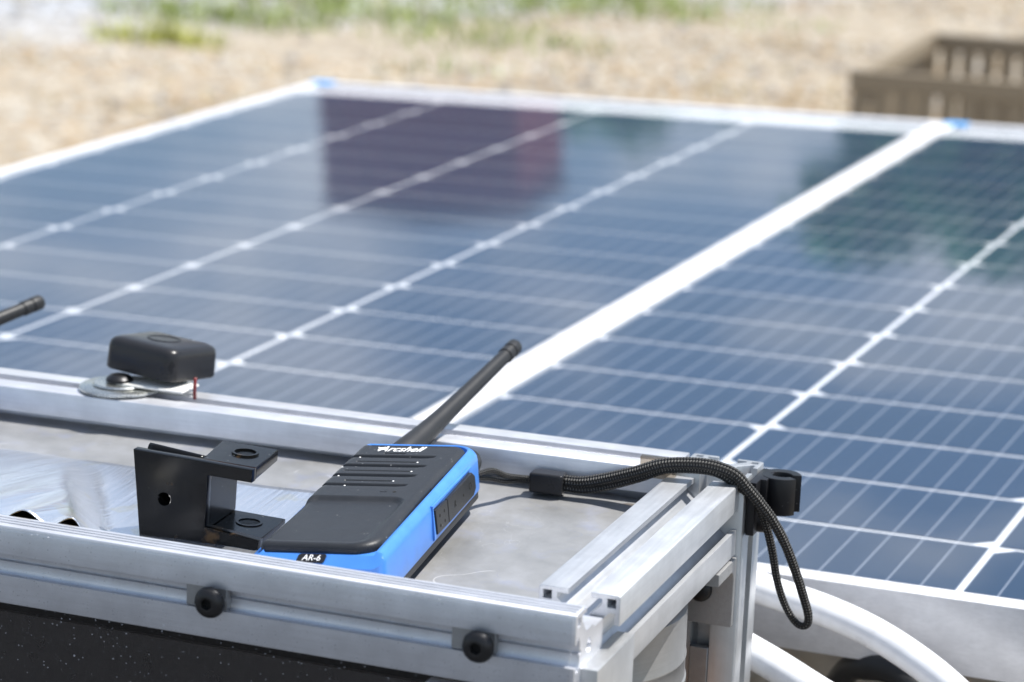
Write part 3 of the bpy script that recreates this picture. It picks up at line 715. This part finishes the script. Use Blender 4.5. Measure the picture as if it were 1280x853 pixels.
def text(body, size, M, ma, parent, name, shear=.28, thick=.12, bold=.0):
    cu = bpy.data.curves.new(name, 'FONT'); cu.body = body; cu.size = size * MM; cu.shear = shear; cu.extrude = thick * MM; cu.offset = bold * MM; cu.align_x = 'CENTER'; cu.align_y = 'CENTER'; cu.space_character = 1.02
    t = bpy.data.objects.new('temp', cu); C.objects.link(t); bpy.context.view_layer.update()
    me = bpy.data.meshes.new_from_object(t.evaluated_get(bpy.context.evaluated_depsgraph_get())); bpy.data.objects.remove(t); bpy.data.curves.remove(cu)
    T = M.copy(); T.translation *= MM; me.transform(T); me.materials.clear(); return link(name, me, ma, parent, False, LOC)
text('Arcshell', 6.6, AXZ(-4.4, 110.6, gh(-4, 108.2)[0] + .12) @ Matrix.Diagonal((.82, 1.3, 1, 1)), WHITE_PRINT, ra, 'maker_name', .3, .08, .04)
# the swoosh left of the A
extrude('name_swoosh', [(-14.9, 112.9), (-13.4, 112.2), (-11.6, 113.0), (-12.2, 111.0), (-13.8, 108.9), (-13.9, 111.2)], [], .2, AXZ(0, 0, gh(-14, 108.2)[0] + .03), WHITE_PRINT, ra, .02, LOC)
# model badge on the sloping chin
bdM = frame_at((-2.2, .35, 18.2), (1, 0, 0), Vector((0, 1, .95)).normalized(), Vector((0, -.95, 1)).normalized())
vsb = [(x, y) for x, y in rrect(5.4, 1.75, 1.0, 4)]
extrude('badge', [(x + y * .25, y) for x, y in vsb], [], .35, bdM, SATIN, ra, .08, LOC)
text('AR-6', 3.3, bdM @ Matrix.Translation((0, 0, .5)), WHITE_PRINT, ra, 'model_name', .25, .04, .02)
text('MIC', 1.5, AXZ(5, 60.6, gh(5, 60)[0] + .03), SATIN, ra, 'microphone_mark', .2, .05, .05)
lathe('microphone_hole', [(.8, 0), (.7, .1), (.01, .12)], AXZ(9.6, 60.5, gh(9, 60)[0]), VOID, ra, 12, LOC)
# side socket cover
sideM = frame_at((25.0, 0, 0), (0, 1, 0), (0, 0, 1), (1, 0, 0))   # outline in (y,z), towards +x
cov = extrude('socket_cover', [(57.2, 7.2), (71.1, 6.8), (71.1, 16.2), (56.6, 17.0)], [], 1.9, sideM, GRILLE, ra, .3, LOC)
extrude('socket_cover', [(71.7, 6.8), (104, 6.5), (107.6, 8.4), (107.2, 13.6), (103.5, 16.2), (71.7, 16.2)], [], 1.9, sideM, GRILLE, ra, .3, LOC)
extrude('cover_surround', [(54.6, 5.6), (57, 6.0), (56.2, 17.6), (104.6, 17.3), (105.6, 18.2), (55.6, 19.0)], [], 1.3, sideM, BLUE, ra, .3, LOC)
for y in (61, 66.5):
    for z in (9.5, 13.5): lathe('cover_dimple', [(.75, 0), (.6, .15), (.01, .16)], sideM @ Matrix.Translation((y, z, 1.85)), VOID, cov, 10, LOC)
text('R', 3.4, sideM @ Matrix.Translation((80, 11.4, 1.93)), VOID, ra, 'socket_mark', .2, .06, .1)
text('O', 4.2, sideM @ Matrix.Translation((100, 11.6, 1.93)), VOID, ra, 'socket_mark', 0, .06, .0)
lathe('cover_dimple', [(.7, 0), (.6, .15), (.01, .16)], sideM @ Matrix.Translation((91, 11.2, 1.85)), VOID, ra, 10, LOC)
# knobs and antenna at the top end
lathe('volume_knob', [(6.6, 0), (6.6, 2), (5.6, 2.4), (5.4, 9), (4.8, 9.8), (.01, 9.9)], frame_at((16.5, 123.5, 11), (1, 0, 0), (0, 0, 1), (0, -1, 0)) @ Matrix.Rotation(math.pi, 4, 'X'), RUBBER, ra, 28, LOC)
lathe('indicator_lamp', [(1.5, 0), (1.5, 2.2), (.8, 2.8), (.01, 3)], frame_at((-21, 123.5, 15), (1, 0, 0), (0, 0, 1), (0, -1, 0)) @ Matrix.Rotation(math.pi, 4, 'X'), RUBBER, ra, 14, LOC)
box('top_deck', (-20, 124.8, 5), (12, 128.5, 18), RUBBER, ra, 1.5, 3, local=LOC)
A0, A1 = Vector((-13.2, 124.5, 12)), Vector((7.8, 238.3, 29.6)); ad = (A1 - A0); al = ad.length; adn = ad.normalized()
ax_ = adn.cross(Vector((0, 0, 1))).normalized(); ay_ = ax_.cross(adn) * -1
aM = frame_at(A0, ax_, adn.cross(ax_), adn)
lathe('antenna', [(6.4, 0), (6.5, 3), (5.7, 14), (4.7, 27), (4.0, 42), (3.5, 62), (3.1, al - 13), (3.05, al - 11.6), (3.55, al - 11.2), (3.55, al - 7.4), (3.2, al - 7), (3.2, al - 6.2), (3.6, al - 5.8), (3.6, al - 1.4), (2.9, al - .2), (.01, al)], aM, RUBBER, ra, 32, LOC)
for a in (-.5, -1.25, -2.0):
    c_, s_ = math.cos(a), math.sin(a)
    box('antenna_groove', (4.6, -.5, 12), (5.25, .5, 28), VOID, ra, .1, 1, M=aM @ Matrix.Rotation(a + math.pi, 4, 'Z') @ Matrix.Rotation(-.05, 4, 'Y') @ Matrix.Translation((.1, 0, 0)), local=LOC)
def copy_tree(root, M, label):
    c = root.copy(); C.objects.link(c); c.matrix_basis = M; c['label'] = label
    def kids(src, dst):
        for ch in list(src.children):
            d = ch.copy(); C.objects.link(d); d.parent = dst; kids(ch, d)
    kids(root, c); return c
copy_tree(ra, Matrix.Translation(Vector((-413, 25.5, -22.8)) * MM) @ Rm(-.21, .06, 0), 'second handheld radio at the left edge, only its black antenna tip showing')

# ------------------------------------------------------------------ wrist strap
ws = empty('wrist_strap', (-70, 165, -15), 'black braided wrist strap looped over the corner post', 'strap')
tube('cord', [(-93, 147, -1), (-90, 157, -1.4), (-86.2, 164, -4.8), (-83, 172, -7.2), (-79, 177, -8.4)], 1.1, 1.1, WEAVE, ws, 8, 6)
tube('cord', [(-94, 149, -3), (-91, 159, -5.5), (-87, 166, -8), (-83.7, 173, -8.8), (-79, 177, -9.8)], 1.1, 1.1, WEAVE, ws, 8, 6)
fM = Matrix.Translation((-80.3, 178.5, -9.2)) @ rotz(.05)
fe = bmesh.new(); bbox(fe, (0, -4, -4.6), (14.2, 4, 3.8), fM, 1.1, 3); frombm('ferrule', fe, SATIN, ws, ang=40)
A = [(-66.6, 179.3, -8.2), (-58.2, 179.5, -7.7), (-48.5, 180, -5.0), (-35.5, 179, 0.0), (-24, 178.5, 4.8), (-12, 180.5, 6.2), (-3, 182, 5.6), (4.5, 183.5, 2.8), (9.5, 185, -2.6), (14.4, 187, -8.6), (19.6, 189.5, -16), (24.6, 192, -25.5), (29, 194.5, -37), (32.8, 197, -49), (34.9, 198, -56.5), (34.4, 198.2, -60.5), (31.6, 198, -61.2), (28.2, 197.5, -58.2), (24.4, 196.8, -51.5), (21.2, 196, -42), (18.8, 194.8, -30), (15.6, 193, -18), (11.5, 191, -9), (7.5, 188, -3.4)]
tube('braid', A, 2.0, 2.3, WEAVE, ws, 16, 8, Vector((0, 0, 1)), radii=[1.05] * 9 + [1, .92, .86, .82, .78, .74, .7, .68, .68, .7, .74, .76, .78, .8, .8])
B = [(-66.2, 179.6, -10.6), (-58, 180.5, -10.7), (-48.2, 182, -8.3), (-35.4, 182, -3.2), (-24, 181, 2.2), (-12, 183, 3.4), (-3, 184.4, 2.6), (4.5, 186.2, -1.6), (8.8, 186.9, -4.4)]
tube('braid', B, 2.0, 2.2, WEAVE, ws, 14, 8)

# ------------------------------------------------------------------ clip on the corner post
cl = empty('cable_clip', (15, 205, -12), 'black plastic open ring clip screwed to the corner post', 'clip')
ring = []
cx, cy, ro, ri = 17.6, 208.0, 8.2, 4.0
for i in range(29): a = math.radians(-30 - i * 318 / 28); ring.append((cx + ro * math.cos(a), cy + ro * math.sin(a)))
for i in range(29): a = math.radians(-348 + i * 318 / 28); ring.append((cx + ri * 1.15 * math.cos(a), cy + ri * .9 * math.sin(a)))
extrude('ring', ring, [], 15.5, AXZ(0, 0, -17), BLACK, cl, .3)
box('mount_block', (8.1, 190.5, -24), (11.6, 214, -1.6), BLACK, cl, .5, 2)
box('neck', (8.3, 197.5, -16.5), (14.2, 214, -1.7), BLACK, cl, .5, 2)
lathe('tab', [(4.6, 0), (4.6, 3.4), (4.1, 3.8), (.01, 3.8)], frame_at((11.4, 200, -20), (0, 1, 0), (0, 0, 1), (1, 0, 0)), BLACK, cl, 28)
lathe('screw', [(2.9, 0), (2.8, 1.6), (2.0, 2.4), (.9, 2.6)], frame_at((15.3, 200, -20), (0, 1, 0), (0, 0, 1), (1, 0, 0)), BLACK_STEEL, cl, 24)

# ------------------------------------------------------------------ hoses and cable under the panel edge
def hose(name, pts, r, ma, label, cat, grp=None): return tag(tube(name, pts, r, r, ma, None, 24, 10), label, cat, grp)
hose('hose', [(-60, 262, -62), (-20, 262, -66), (5, 261, -70.5), (30, 260, -75), (54, 258, -82.0), (80, 256, -95), (104, 254, -113), (125, 252, -134), (150, 250, -170), (185, 250, -290), (225, 262, -385), (330, 300, -404), (520, 330, -406), (760, 300, -405)], 7.0, HOSE, 'upper of two white hoses curving past below the panel edge', 'hose', 'white hoses below the panel edge')
hose('hose', [(-60, 232, -74), (-20, 232, -80), (8, 231, -89.5), (30, 230, -99), (52, 229, -109), (75, 228, -123), (100, 226, -150), (130, 222, -260), (165, 215, -375), (270, 220, -404), (470, 190, -405), (700, 130, -380)], 7.2, HOSE, 'lower of two white hoses, nearest the corner post foot', 'hose', 'white hoses below the panel edge')
for dx, r in ((0, 6.5),):
    hose('power_cable', [(-30, 330, -380), (-5, 322, -260), (14, 310, -160), (30, 300, -118), (44, 290, -108), (60, 282, -107), (76, 276, -118), (95, 270, -142), (110, 268, -190), (130, 275, -320), (170, 330, -404), (330, 420, -410), (600, 520, -410)], 6.0, RUBBER, 'thick black cable between the two white hoses', 'cable')
